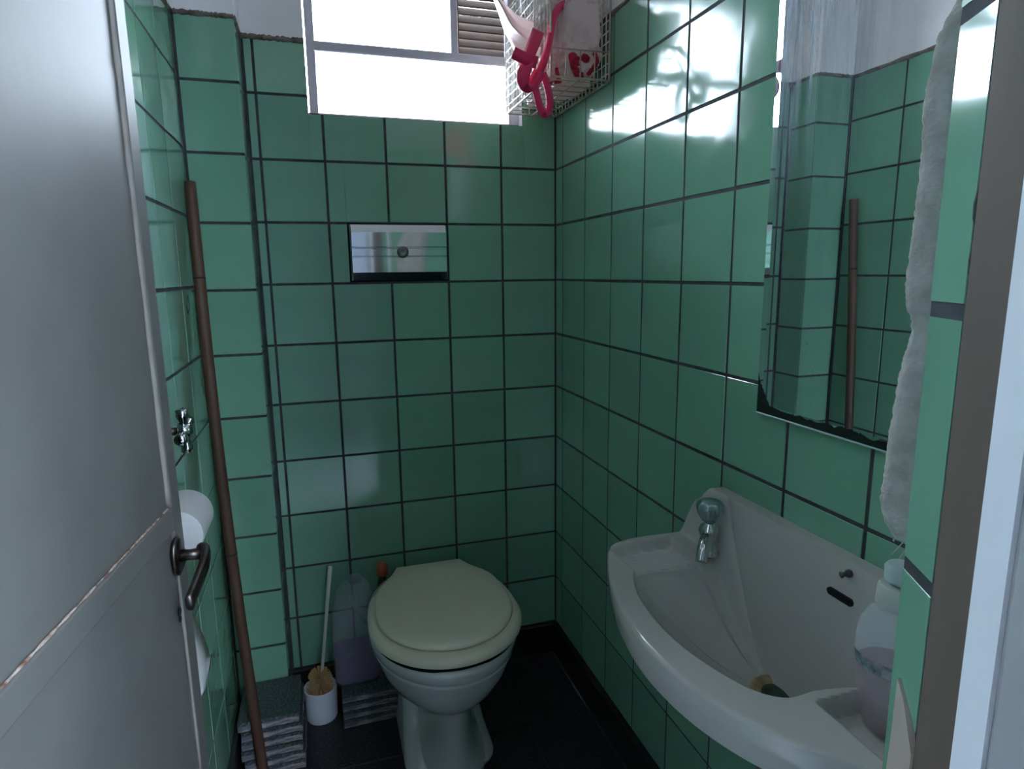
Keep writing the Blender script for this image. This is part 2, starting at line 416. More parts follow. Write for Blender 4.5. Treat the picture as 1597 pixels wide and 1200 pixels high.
# ------------------------------------------------------------------ window
wn = tag(obj('window_1', (lambda b_: (
    bx(b_, (WX0 + .004, .035, WZ0 + .004), (WX0 + .026, .075, WZ1), .002),
    bx(b_, (WX1 - .030, .035, WZ0 + .004), (WX1, .075, WZ1), .002),
    bx(b_, (WX0, .035, WZ0 - .004), (WX1, .075, WZ0 + .012), .002),
    bx(b_, (WX0, .035, WZ1 - .02), (WX1, .075, WZ1), .002), b_)[-1])(bmesh.new()), ALU), kind='structure')
obj('transom', box((WX0 + .02, .028, 1.782), (WX1 - .02, .078, 1.806), .003), ALU, wn)
obj('mullion', box((-.288, .036, 1.80), (-.268, .074, WZ1 - .01), .002), ALU, wn)
GL = mat('window_glass', (.95, .98, 1), .0, spec=.5, trans=1, ior=1.0)
GL.node_tree.nodes['Principled BSDF'].inputs['Roughness'].default_value = 0
def thin_glass():
    m = D.materials.new('clear_pane'); m.use_nodes = True; N = m.node_tree.nodes; L = m.node_tree.links
    N.remove(N['Principled BSDF']); t = N.new('ShaderNodeBsdfTransparent'); g = N.new('ShaderNodeBsdfGlossy'); mx = N.new('ShaderNodeMixShader'); f = N.new('ShaderNodeFresnel')
    t.inputs[0].default_value = (.95, .97, .98, 1); g.inputs['Roughness'].default_value = .02
    L.new(f.outputs[0], mx.inputs[0]); L.new(t.outputs[0], mx.inputs[1]); L.new(g.outputs[0], mx.inputs[2]); L.new(mx.outputs[0], N['Material Output'].inputs[0])
    return m
PANE = thin_glass()
obj('pane', box((WX0 + .02, .054, WZ0 + .008), (WX1 - .02, .057, 1.785)), PANE, wn)
obj('pane', box((WX0 + .02, .054, 1.803), (-.285, .057, WZ1 - .015)), PANE, wn)
# louvred shutter behind the right upper light
for k in range(10):
    z = 1.815 + k * .0205
    bm = bmesh.new(); bx(bm, (-.078, -.0215, -.002), (.078, .0215, .002), .001, 1, Matrix.Rotation(.75, 3, 'X'))
    s = obj('slat', bm, SHUT, wn); s.location = (-.180, .098, z)
bm = bmesh.new(); bx(bm, (-.267, .082, 1.81), (-.255, .112, WZ1)); bx(bm, (-.112, .088, 1.81), (-.1, .112, WZ1)); obj('shutter_stile', bm, SHUT, wn)

# ------------------------------------------------------------------ door leaf (opens inwards along the left wall)
H = Vector((-.9652, -1.5, 0)); th_ = math.atan2(.10562, .99441)
door = tag(D.objects.new('door_1', None), kind='structure'); COL.objects.link(door)
# the structure object itself must be a mesh: the leaf core
D.objects.remove(door)
DW = .722
core = bmesh.new(); bx(core, (-.026, 0, .03), (-.004, DW - .004, 2.08))
door = tag(obj('door_1', core, DOORM), kind='structure')
door.location = H; door.rotation_euler = (0, 0, -th_)
def dpart(name, boxes, m, bev=.0015):
    bm = bmesh.new()
    for a, b in boxes: bx(bm, a, b, bev, 2)
    return obj(name, bm, m, door)
# local axes: y along the leaf, x = face normal (towards the camera side)
SW = .036
dpart('stile', [((-.030, DW - SW, .03), (.002, DW, 2.08))], DOORM, .003)
dpart('stile', [((-.030, 0, .03), (.002, SW, 2.08))], DOORM, .003)
dpart('rail', [((-.028, SW - .004, .868), (.002, DW - SW + .004, .902))], DOORM, .002)
dpart('rail', [((-.028, SW - .004, 2.02), (.002, DW - SW + .004, 2.08))], DOORM, .002)
dpart('rail', [((-.028, SW - .004, .03), (.002, DW - SW + .004, .10))], DOORM, .002)
dpart('panel', [((-.020, SW - .002, .902), (-.0035, DW - SW + .002, 2.02))], DOORM, .001)
dpart('panel', [((-.020, SW - .002, .10), (-.003, DW - SW + .002, .868))], DOORM, .001)
pts = [Vector((-.0025 + .0004*random.random(), DW - SW - .001 + .0008*math.sin(k), .902 + k*.02)) for k in range(56)]
obj('paint_bead', tube(pts, [.0032 + .0012*random.random() for _ in pts], 6), DOOR_RUST, door, smooth=True)
pts = [Vector((-.0012, SW + (DW - 2*SW) * k / 60, .9035)) for k in range(61)]
obj('rust_seam', tube(pts, [.0008 + .0012*random.random() for _ in pts], 6), RUST, door, smooth=True)
pts = [Vector((.0005, DW - SW - .001, .12 + k*.02)) for k in range(37)]
obj('paint_bead', tube(pts, [.0018 + .0008*random.random() for _ in pts], 6), DOOR_RUST, door, smooth=True)
obj('rail_seam', tube([(-.0018, SW, .8668), (-.0018, DW - SW, .8668)], .0014, 6), mat('dark_rail_line', (.05, .045, .04), .9), door)
# handle
hy, hz = .683, .832
bm = lathe([(.0, 0), (.021, 0), (.021, .003), (.017, .006), (.0, .006)], 24, (0, 0, 0), axis=axm((1, 0, 0)), cap=False)
for v in bm.verts: v.co.z *= 1.35
for v in bm.verts: v.co += Vector((.002, hy, hz))
rose = tag(obj('handle_plate', bm, DULL, door, smooth=True), None)
bm = tube([(.006, hy, hz), (.02, hy, hz), (.034, hy + .001, hz)], [.0085, .0075, .0085], 14)
for v in bm.verts: pass
obj('handle_neck', bm, DULL, door, smooth=True)
lv = spline([(.031, hy + .009, hz + .004), (.040, hy + .002, hz + .003), (.044, hy - .028, hz - .008), (.043, hy - .095, hz - .026)], 6)
bm = bmesh.new(); rgs = []
for i, p in enumerate(lv):
    t = (lv[min(i+1, len(lv)-1)] - lv[max(i-1, 0)]).normalized(); n1 = t.cross(Vector((1, 0, 0))).normalized(); n2 = t.cross(n1)
    k = i / (len(lv) - 1); wa = .0085 + .0035 * k; wb_ = .0075 - .0025 * k
    rgs.append([p + n1 * (wa * abs(math.cos(a))**.7 * (1 if math.cos(a) > 0 else -1)) + n2 * (wb_ * abs(math.sin(a))**.7 * (1 if math.sin(a) > 0 else -1)) for a in [2*PI*q/16 for q in range(16)]])
loft(rgs, bm=bm)
for v in bm.verts: pass
lever = obj('handle_lever', bm, DULL, door, smooth=True)
bm = bmesh.new()
for (dy, dz, rr_) in ((0, 0, .006), (-.001, -.011, .0042)):
    lathe([(0, 0), (rr_, 0), (rr_, .0012), (0, .0012)], 14, (.001, .672 + dy, .752 + dz), bm, axm((1, 0, 0)), False)
obj('keyhole', bm, DARK, door)

# ------------------------------------------------------------------ flush plate
fp = thing('flush_plate', 'chrome flush valve cover plate with a round button set into the back wall', 'flush plate', ((PL[0]+PL[1])/2, 0, (PL[2]+PL[3])/2))
fw, fh = (PL[1]-PL[0])/2 - .001, (PL[3]-PL[2])/2 - .001
bm = bmesh.new()
prof = [(-fh, .000), (-fh, -.003), (-fh + .020, -.013), (-.028, -.013), (-.0265, -.0115), (-.0250, -.013), (-.0015, -.013), (-.000, -.0115), (.0015, -.013), (fh - .018, -.013), (fh, -.003), (fh, 0)]
prof = [(-fh, .002), (-fh, -.004), (-fh + .021, -.013), (-.0135, -.0132), (-.0120, -.0095), (-.0105, -.0095), (-.0085, -.0132), (.0105, -.0132), (.0120, -.0095), (.0135, -.0095), (.0155, -.0132), (fh - .020, -.013), (fh, -.004), (fh, .002)]
rings = []
for sx in (-fw, -fw + .004, fw - .004, fw):
    k = 0 if abs(sx) == fw else 1
    rings.append([(sx, y if k else y * .55, z) for z, y in prof])
loft(rings, True, True, True, bm)
CHP = mat('brushed_chrome_plate', (.66, .67, .69), .06, metal=1, bump=.03, bscale=12)
o = obj('cover', bm, CHP, fp)
dk = obj('recess_shadow_gap', box((-fw - .004, .0005, -fh - .004), (fw + .004, .003, fh + .004)), DARK, fp)
bt = obj('button', lathe([(0, -.026), (.006, -.026), (.008, -.028), (.012, -.027), (.0155, -.022), (.0165, -.010), (0, -.010)], 24, (0, 0, 0), axis=Matrix(((1,0,0),(0,0,1),(0,1,0))), cap=False), CHROME_D, fp, smooth=True)
bt.location = (.006, 0, .001)
dk.parent = fp

# ------------------------------------------------------------------ mirror
MY0, MY1, MZ0, MZ1 = -1.36, -.922, .994, 1.76
def mirror_mat():
    m = D.materials.new('old_mirror'); m.use_nodes = True; N = m.node_tree.nodes; L = m.node_tree.links
    b = N['Principled BSDF']; b.inputs['Metallic'].default_value = 1; b.inputs['Roughness'].default_value = .0
    b.inputs['Base Color'].default_value = (.86, .90, .90, 1)
    df = N.new('ShaderNodeBsdfDiffuse'); df.inputs[0].default_value = (.50, .60, .68, 1)
    tc = N.new('ShaderNodeTexCoord'); mp = N.new('ShaderNodeMapping'); mp.inputs['Scale'].default_value = (1, 45, 2.0)
    nz = N.new('ShaderNodeTexNoise'); nz.inputs['Scale'].default_value = 1.6; nz.inputs['Detail'].default_value = 8; nz.inputs['Roughness'].default_value = .7
    L.new(tc.outputs['Object'], mp.inputs[0]); L.new(mp.outputs[0], nz.inputs['Vector'])
    mr = N.new('ShaderNodeMapRange'); mr.inputs['From Min'].default_value = .42; mr.inputs['From Max'].default_value = .75
    mr.inputs['To Min'].default_value = .05; mr.inputs['To Max'].default_value = .62
    L.new(nz.outputs['Fac'], mr.inputs['Value'])
    # more dried spray towards the top left
    sx = N.new('ShaderNodeSeparateXYZ'); L.new(tc.outputs['Object'], sx.inputs[0])
    g = N.new('ShaderNodeMapRange'); g.inputs['From Min'].default_value = .30; g.inputs['From Max'].default_value = .60; g.inputs['To Min'].default_value = .12; g.inputs['To Max'].default_value = 1.0
    L.new(sx.outputs['Z'], g.inputs['Value'])
    g2 = N.new('ShaderNodeMapRange'); g2.inputs['From Min'].default_value = .20; g2.inputs['From Max'].default_value = .40; g2.inputs['To Min'].default_value = .12; g2.inputs['To Max'].default_value = 2.0
    L.new(sx.outputs['Y'], g2.inputs['Value'])
    a = N.new('ShaderNodeMath'); a.operation = 'MULTIPLY'; L.new(g.outputs[0], a.inputs[0]); L.new(g2.outputs[0], a.inputs[1])
    a2 = N.new('ShaderNodeMath'); a2.operation = 'MULTIPLY'; L.new(a.outputs[0], a2.inputs[0]); L.new(mr.outputs[0], a2.inputs[1])
    # small splash spots
    vo = N.new('ShaderNodeTexVoronoi'); vo.inputs['Scale'].default_value = 34; L.new(tc.outputs['Object'], vo.inputs['Vector'])
    sp = N.new('ShaderNodeMapRange'); sp.inputs['From Min'].default_value = .07; sp.inputs['From Max'].default_value = .03; sp.inputs['To Max'].default_value = .35
    L.new(vo.outputs['Distance'], sp.inputs['Value'])
    mxm = N.new('ShaderNodeMath'); mxm.operation = 'MAXIMUM'; L.new(a2.outputs[0], mxm.inputs[0]); L.new(sp.outputs[0], mxm.inputs[1])
    mx = N.new('ShaderNodeMixShader'); L.new(mxm.outputs[0], mx.inputs[0]); L.new(b.outputs[0], mx.inputs[1]); L.new(df.outputs[0], mx.inputs[2])
    # silvering lost along the bottom edge and in the lower far corner (object origin = lower near corner)
    dk = N.new('ShaderNodeBsdfPrincipled'); dk.inputs['Base Color'].default_value = (.012, .018, .016, 1); dk.inputs['Roughness'].default_value = .25
    n2 = N.new('ShaderNodeTexNoise'); n2.inputs['Scale'].default_value = 55; n2.inputs['Detail'].default_value = 5; L.new(tc.outputs['Object'], n2.inputs['Vector'])
    def math_(op, x, y):
        q = N.new('ShaderNodeMath'); q.operation = op
        for i, t in enumerate((x, y)):
            if isinstance(t, (int, float)): q.inputs[i].default_value = t
            else: L.new(t, q.inputs[i])
        return q.outputs[0]
    nzv = math_('MULTIPLY', math_('SUBTRACT', n2.outputs['Fac'], .5), .022)
    wdt = MY1 - MY0
    # corner: z*0.55 + (wdt - y) < .028
    cdist = math_('ADD', math_('MULTIPLY', sx.outputs['Z'], .62), math_('SUBTRACT', wdt, sx.outputs['Y']))
    c1 = math_('LESS_THAN', math_('ADD', cdist, nzv), .040)
    # bottom band, wider away from the corner
    band = math_('ADD', math_('ADD', sx.outputs['Z'], nzv), 0)
    c2 = math_('LESS_THAN', band, .0125)
    msk = math_('MAXIMUM', c1, c2)
    mf = N.new('ShaderNodeMixShader'); L.new(msk, mf.inputs[0]); L.new(mx.outputs[0], mf.inputs[1]); L.new(dk.outputs[0], mf.inputs[2])
    L.new(mf.outputs[0], N['Material Output'].inputs[0])
    return m
MIR = mirror_mat()
mr_ = thing('wall_mirror', 'frameless wall mirror with blackened lower edge on the right wall', 'mirror', (-.004, MY0, MZ0))
wd_, ht_ = MY1 - MY0, MZ1 - MZ0; bv = .014
bm = bmesh.new()
o4 = [(0, 0), (wd_, 0), (wd_, ht_), (0, ht_)]; i4 = [(bv, bv), (wd_ - bv, bv), (wd_ - bv, ht_ - bv), (bv, ht_ - bv)]
vb = [bm.verts.new((0, y, z)) for y, z in o4]; vm = [bm.verts.new((-.0035, y, z)) for y, z in o4]; vf = [bm.verts.new((-.0055, y, z)) for y, z in i4]
for A, B in ((vb, vm), (vm, vf)):
    for i in range(4):
        j = (i + 1) % 4; bm.faces.new((A[i], A[j], B[j], B[i]))
bm.faces.new(vf); bm.faces.new(vb[::-1])
obj('mirror_glass', bm, MIR, mr_)
bm = bmesh.new(); bx(bm, (-.0052, 0, -.0025), (0, wd_, -.0002), .0005)
obj('bottom_rim', bm, mat('glass_edge', (.30, .42, .42), .25), mr_)

# ------------------------------------------------------------------ toilet
tl = thing('toilet', 'cream porcelain toilet bowl with closed cream lid against the back wall', 'toilet', (-.430, -.10, 0))
def egg(w, yf, yb, z, n=64, cx=-.430, p=2.0, pb=2.4, ymid=None):
    ym = ymid if ymid is not None else yf + (yb - yf) * .46
    ring = []
    for i in range(n):
        a = 2 * PI * i / n; c, s = math.cos(a), math.sin(a)
        if s < 0: y = ym + (ym - yf) * s; pp = p
        else: y = ym + (yb - ym) * (s ** .8 if s > 0 else 0); pp = pb
        x = cx + w * (abs(c) ** (2/pp)) * (1 if c > 0 else -1)
        ring.append((x, y, z))
    return ring
def egg_rot(ring): return ring
rg = [
 egg(.050, -.400, -.20, .0), 
]
B_R = [ # w, yf, yb, z
 (.100, -.462, -.05, .000), (.099, -.460, -.05, .012), (.082, -.450, -.05, .035), (.070, -.444, -.05, .08), (.068, -.444, -.05, .13), (.074, -.450, -.05, .165),
 (.092, -.455, -.05, .195), (.125, -.492, -.05, .225), (.150, -.522, -.05, .26), (.166, -.545, -.05, .30), (.175, -.558, -.05, .335), (.1775, -.561, -.05, .343), (.1760, -.559, -.05, .345), (.1790, -.563, -.05, .348),
 (.181, -.566, -.05, .364), (.181, -.566, -.05, .376), (.176, -.561, -.055, .382)]
bm = loft([egg(w_, yf, yb, z) for w_, yf, yb, z in B_R])
for v in bm.verts:
    if v.co.z < .2: v.co.x += .012 * (1 - v.co.z / .2) if v.co.z > 0 else .012
bowl = keep(obj('bowl', bm, PORC, smooth=True), tl)
# rear body with side wings down to a wide foot
def rrect(x0, x1, y0, y1, z, r, n=6):
    pts = []
    for (cx_, cy_, a0) in ((x1 - r, y1 - r, 0), (x0 + r, y1 - r, PI/2), (x0 + r, y0 + r, PI), (x1 - r, y0 + r, 3*PI/2)):
        for k in range(n + 1):
            a = a0 + PI/2 * k / n; pts.append((cx_ + r*math.cos(a), cy_ + r*math.sin(a), z))
    return pts
cx_ = -.430
bm = loft([rrect(cx_ - .112, cx_ + .116, -.41, -.03, 0, .055), rrect(cx_ - .112, cx_ + .116, -.41, -.03, .010, .055), rrect(cx_ - .106, cx_ + .110, -.33, -.03, .035, .05), rrect(cx_ - .100, cx_ + .102, -.27, -.03, .09, .03), rrect(cx_ - .100, cx_ + .100, -.26, -.03, .16, .03), rrect(cx_ - .096, cx_ + .096, -.28, -.03, .24, .03), rrect(cx_ - .094, cx_ + .094, -.38, -.03, .30, .03)])
keep(obj('base', bm, PORC, smooth=True), tl)
def lid_outline(w, yf, yb, hw, z, n=60, cx=-.430):
    # straight back edge of half-width hw, shoulders, round front
    ym = yf + w * 1.06; pts = []
    for i in range(n + 1):                       # front half circle
        a = PI + PI * i / n
        pts.append((cx + w * math.cos(a), ym + (ym - yf) * math.sin(a), z))
    m = 14
    sh = lambda t: (cx + w + (hw - w) * (3*t*t - 2*t**3) * 1.0, ym + (yb - ym) * t, z)
    ctrl = [(w, 0), (w * .985, .28), (w * .90, .56), (hw * 1.22, .82), (hw * 1.0, 1.0)]
    def curve(t):
        P3 = [Vector((a, b, 0)) for a, b in ctrl]
        s = spline(P3, 6); k = t * (len(s) - 1); i = min(int(k), len(s) - 2); v = s[i].lerp(s[i+1], k - i)
        return v
    for i in range(1, m + 1):
        v = curve(i / m); pts.append((cx + v.x, ym + (yb - ym) * v.y, z))
    for i in range(m, 0, -1):
        v = curve(i / m); pts.append((cx - v.x, ym + (yb - ym) * v.y, z))
    return pts
def shrink(ring, d, z):
    c = Vector((sum(p[0] for p in ring)/len(ring), sum(p[1] for p in ring)/len(ring), 0)); out = []
    for p in ring:
        v = Vector((p[0], p[1], 0)) - c; v = v * (1 - d / v.length); out.append((c.x + v.x, c.y + v.y, z))
    return out
so = lid_outline(.182, -.570, -.135, .092, .398)
bm = loft([shrink(so, .006, .3925), shrink(so, .001, .3945), shrink(so, 0, .399), shrink(so, 0, .407), shrink(so, .003, .412), shrink(so, .012, .416), shrink(so, .05, .4165)])
keep(obj('seat', bm, SEATM, auto=50), tl)
lo = lid_outline(.163, -.543, -.132, .088, .42)
bm = loft([shrink(lo, .008, .4165), shrink(lo, .002, .4185), shrink(lo, 0, .422), shrink(lo, 0, .426), shrink(lo, .003, .4305), shrink(lo, .010, .4335), shrink(lo, .05, .4355)])
keep(obj('lid', bm, SEATM, auto=50), tl)
for s in (-1, 1): keep(obj('hinge', lathe([(0, 0), (.012, 0), (.012, .018), (0, .018)], 16, (cx_ + s*.062, -.125, .392), cap=False), SEATM, auto=40), tl)
bm = bmesh.new(); bx(bm, (-.5250, -.5210, .3815), (-.5090, -.508, .394), .001)
keep(obj('seat_bumper', bm, WHITE_P), tl)
keep(obj('seat_gap_shade', loft([shrink(so, .010, .380), shrink(so, .010, .394)]), DARK), tl)  # black ring that paints the shade in the gap under the seat

# ------------------------------------------------------------------ sink
sk = thing('sink', 'cream porcelain wall basin with raised back and one tap on the right wall', 'sink', (-.075, -1.085, .60))
DC = Vector((-.078, -1.085))
def poly_ray(poly, ang):
    d = Vector((math.cos(ang), math.sin(ang))); best = 1e9
    n = len(poly)
    for i in range(n):
        a = Vector(poly[i]) - DC; b = Vector(poly[(i+1) % n]) - DC; e = b - a
        den = d.x * e.y - d.y * e.x
        if abs(den) < 1e-12: continue
        t = (a.x * e.y - a.y * e.x) / den; u = (a.x * d.y - a.y * d.x) / den
        if t > 0 and -1e-6 <= u <= 1 + 1e-6: best = min(best, t)
    return best
def smooth_poly(pts, n=8):
    c = [Vector((p[0], p[1], 0)) for p in pts]; return [(v.x, v.y) for v in spline(c, n)]
outer = [(0, -.790), (-.05, -.787)] + smooth_poly([(-.10, -.784), (-.160, -.785), (-.205, -.802), (-.238, -.858), (-.272, -.945), (-.292, -1.035), (-.297, -1.10), (-.290, -1.175), (-.268, -1.245), (-.232, -1.305), (-.190, -1.350), (-.15, -1.372), (-.10, -1.375)]) + [(-.05, -1.372), (0, -1.37)]
inner = [(-.024, -.885), (-.024, -1.285)] + smooth_poly([(-.08, -1.262), (-.11, -1.245), (-.155, -1.236), (-.195, -1.236), (-.222, -1.215), (-.240, -1.175), (-.254, -1.115), (-.256, -1.05), (-.246, -.98), (-.226, -.925), (-.206, -.895), (-.18, -.886), (-.12, -.892)]) + [(-.06, -.893)]
def ss(a, b, x):
    t = max(0, min(1, (x - a) / (b - a))); return t*t*(3-2*t)
RIM = .740
def land(x, y):
    yy = y + 1.08; ends = min(1, max(0, (.292 - abs(yy)) / .05))
    top = .800 + .036 * ss(0, 1, ends)                           # splash top, corners cut
    s = ss(-.060, -.024, x)
    z = RIM + (top - RIM) * s
    # soap tray left
    if x < -.085 and -.878 < y < -.800 and x > -.215:
        k = min(ss(-.215, -.200, x), ss(-.080, -.090, x) if x < -.08 else 0, ss(-.800, -.812, y), 1)
        g = .0022 * math.sin((y + .5 * x) * 2 * PI / .014)
        z -= (.020 + g) * k
    elif y <= -.878 and y > -.90 and -.215 < x < -.085:
        z -= .020 * min(ss(-.215, -.200, x), 1)
    # right soap tray
    if -.172 < x < -.062 and -1.352 < y < -1.248:
        k = min(ss(-.172, -.158, x), ss(-.062, -.074, x), ss(-1.352, -1.338, y), ss(-1.248, -1.260, y))
        z -= .022 * k
    return z
NA = 640; angs = []
rings = []
zb0 = .612
for i in range(NA): angs.append(2 * PI * i / NA)
# refine: make sure polygon corners get a ray
extra = [math.atan2(p[1] - DC.y, p[0] - DC.x) % (2*PI) for p in (outer[0], outer[-1], inner[0], inner[1], (-.05, -.787), (-.05, -1.372))]
angs = sorted(set([round(a, 5) for a in angs + extra])); NA = len(angs)
Ri = [poly_ray(inner, a) for a in angs]; Ro = [poly_ray(outer, a) for a in angs]
def P3(a, r, z): return (DC.x + r*math.cos(a), DC.y + r*math.sin(a), z)
def top_at(i):
    a, r = angs[i], Ri[i]; x, y = DC.x + r*math.cos(a), DC.y + r*math.sin(a)
    return land(x, y)
for t in (.0, .3, .6, .8):
    pass
ring_t = [0.12, .2, .3, .4, .5, .6, .7, .78, .85, .9, .94, .97, .985, 1.0]
for t in ring_t:
    ring = []
    for i, a in enumerate(angs):
        zt = top_at(i); c = math.cos(a)
        frontness = ss(.3, -.6, c)      # 1 towards the front of the bowl
        e = 1.9 + .3 * frontness
        g = t ** e
        z = zb0 + (zt - zb0) * (g if t < 1 else 1)
        if t >= .94: z = zb0 + (zt - zb0) * g - .0015 * (t - .94) / .06 * (1 - (t - .94)/.06) * 4
        ring.append(P3(a, Ri[i] * t, z))
    rings.append(ring)
for s in [k / 34 for k in range(1, 32)] + [.93, .95, .965, .98, .99, 1.0]:
    ring = []
    for i, a in enumerate(angs):
        r = Ri[i] + (Ro[i] - Ri[i]) * s
        x, y = DC.x + r*math.cos(a), DC.y + r*math.sin(a)
        z = land(x, y)
        wr_ = (Ro[i] - r); back = x > -.004
        if not back: z -= .0045 * (1 - min(1, wr_ / .006)) ** 2
        ring.append((min(x, -.0008), y, z))
    rings.append(ring)
top_last = rings[-1]
for dz, f in ((.02, 1.0), (.045, .985), (.052, .95)):     # the outer band
    ring = []
    for i, a in enumerate(angs):
        r = Ro[i] * f; x = DC.x + r*math.cos(a); y = DC.y + r*math.sin(a)
        ring.append((min(x, -.0008), y, min(top_last[i][2], RIM) - dz))
    rings.append(ring)
for z, f in ((.675, .80), (.64, .66), (.60, .48), (.57, .30), (.56, .16)):
    ring = []
    for i, a in enumerate(angs):
        r = Ro[i] * f; x = DC.x + r*math.cos(a); y = DC.y + r*math.sin(a); ring.append((min(x, -.0008), y, z))
    rings.append(ring)
bm = loft(rings, True, True, True)
o = keep(obj('basin', bm, SINKM, auto=38), sk)
# drain
bm = lathe([(.0, .610), (.026, .613), (.030, .6185), (.040, .6225), (.045, .6215), (.046, .608)], 32, (DC.x + .002, DC.y - .014, 0), cap=False)
keep(obj('drain_ring', bm, mat('stained_drain_ring', (.26, .18, .08), .5, col2=(.42, .35, .20), nscale=30)), sk)
bm = lathe([(.0, .612), (.024, .612), (.024, .6175), (.014, .6195), (0, .6205)], 20, (DC.x - .006, DC.y - .006, 0), cap=False)
keep(obj('drain_plug', bm, mat('green_scale', (.06, .12, .07), .5, col2=(.015, .02, .012), nscale=40)), sk)
# lime stain in the bowl bottom is part of the ring; overflow slot and chain stud
bm = bmesh.new(); n_ = 12; pts = []
ys, zs, hl, hr = -1.140, .786, .0165, .0052
for k in range(n_ + 1): a = -PI/2 + PI*k/n_; pts.append((ys + hl + hr*math.cos(a), zs + hr*math.sin(a)))
for k in range(n_ + 1): a = PI/2 + PI*k/n_; pts.append((ys - hl + hr*math.cos(a), zs + hr*math.sin(a)))
loft([[(-.018, y, z) for y, z in pts], [(-.0335, y, z) for y, z in pts]], bm=bm)
SLOTX = -.0295
keep(obj('overflow_slot', bm, DARK), sk)
bm = lathe([(0, 0), (.0055, 0), (.0055, .004), (.003, .008), (.003, .012), (.0045, .014), (0, .015)], 14, (-.026, -1.147, .822), axis=axm((-1, 0, .0)), cap=False)
keep(obj('chain_stud', bm, DULL, smooth=True), sk)
keep(obj('trap_pipe', tube(spline([(-.078, -1.085, .57), (-.078, -1.085, .50), (-.10, -1.12, .45), (-.06, -1.15, .44), (-.03, -1.15, .50), (.0, -1.15, .50)], 6), .021, 16), RUBBER, smooth=True), sk)
keep(obj('drain_nut', lathe([(.0, .0), (.034, 0), (.036, .01), (.036, .03), (.0, .03)], 16, (-.078, -1.085, .535), cap=False), RUBBER), sk)

# tap on the basin's left ledge
fc = thing('basin_tap', 'small chrome pillar tap with a round knob on the left ledge of the basin', 'tap', (-.066, -.893, .741))
fc.rotation_euler = (0, 0, 0)
TAPX, TAPY = 0, 0
obj('tap_body', lathe([(0, 0), (.017, 0), (.018, .004), (.014, .008), (.0135, .028), (.016, .036), (.018, .044), (.015, .052), (.010, .056), (.009, .062), (0, .062)], 24), CHROME, fc, smooth=True)
sp_ = spline([(0, 0, .034), (-.020, -.020, .036), (-.036, -.036, .030), (-.045, -.045, .014)], 6)
obj('spout', tube(sp_, [.013, .013, .0125, .012, .0115, .011, .011, .011, .0105, .0105, .010, .010, .010, .010, .0095, .0095, .0095, .0095, .0095][:len(sp_)], 16), CHROME, fc, smooth=True)
bm = bmesh.new()
rings = []
for (r, h) in ((.009, .060), (.014, .063), (.018, .069), (.0215, .078), (.0225, .086), (.0215, .092), (.017, .096), (.009, .0985), (.002, .099)):
    rings.append([((r * (1 + (.055 if .062 < h < .094 else 0) * math.cos(8*a))) * math.cos(a), (r * (1 + (.055 if .062 < h < .094 else 0) * math.cos(8*a))) * math.sin(a), h) for a in [2*PI*k/64 for k in range(64)]])
loft(rings, bm=bm)
obj('tap_knob', bm, mat('grey_metallic_knob', (.32, .42, .42), .22, metal=.8), fc, smooth=True)

# soap bottle on the right ledge
sb = thing('soap_bottle', 'clear pump bottle with pink liquid soap standing on the sink ledge', 'soap bottle', (-.108, -1.288, .7195))
CLEAR = mat('clear_plastic', (.62, .72, .76), .08, spec=.6, alpha=.26)
PINK = mat('pink_liquid_soap', (.36, .13, .14), .25, spec=.3, alpha=.62)
bp_ = [(.0, 0), (.019, 0), (.0225, .002), (.027, .020), (.0325, .045), (.036, .070), (.0372, .095), (.036, .112), (.0335, .124), (.027, .137), (.016, .145), (.014, .150)]
obj('bottle_body', lathe(bp_, 40, cap=False), CLEAR, sb, smooth=True)
obj('liquid_soap', lathe([(0, .0015), (.0175, .0015), (.021, .003), (.0257, .020), (.0312, .045), (.0345, .068), (.0350, .076), (0, .076)], 40, cap=False), PINK, sb, auto=50)
obj('pump_collar', lathe([(0, .146), (.0205, .146), (.0215, .149), (.0205, .168), (.018, .171), (0, .171)], 28, cap=False), mat('cloudy_plastic', (.44, .47, .42), .35, alpha=.85), sb, auto=40)
obj('pump_head', (lambda b_: (lathe([(0, .170), (.008, .170), (.008, .174), (.0155, .176), (.016, .190), (.013, .194), (0, .194)], 20, bm=b_, cap=False), tube([(0, 0, .187), (.018, -.010, .188), (.030, -.016, .183)], .0055, 10, b_), b_)[-1])(bmesh.new()), mat('pump_plastic', (.44, .52, .52), .3, alpha=.8), sb, auto=50)
obj('label_print', (lambda b_: loft([[(.0368*math.cos(a), .0368*math.sin(a), .080), (.0378*math.cos(a), .0378*math.sin(a), .094)] for a in [PI*.80 + k*PI*.55/16 for k in range(17)]], False, False, False, b_))(bmesh.new()), mat('faded_label_ink', (.05, .09, .10), .5, col2=(.30, .36, .38), nscale=90, alpha=.8), sb)

# ------------------------------------------------------------------ broom handle
bt_ = pix(412, 1212, 2, .012); tp_ = pix(296, 284, 1, -.165)
br = thing('broom_stick', 'brown wooden stick leaning in the left corner beside the tiled pier', 'stick', tuple(bt_))
n_ = 40; pts = []
for k in range(n_ + 1):
    t = k / n_; p = bt_.lerp(tp_, t); p += Vector((.012, .0, 0)) * math.sin(PI * t) * -.8 + Vector((0, -.008, 0)) * math.sin(PI*t)
    pts.append(p - bt_)
obj('pole', tube(pts, [.0125] * len(pts), 14), WOOD, br, smooth=True)
for t in (.86, .40):
    i = int(t * n_); obj('knot_ring', tube([pts[i], pts[i] + (pts[i+1]-pts[i])*.12], .0129, 14), mat('dark_knot', (.035, .018, .012), .7), br, smooth=True)

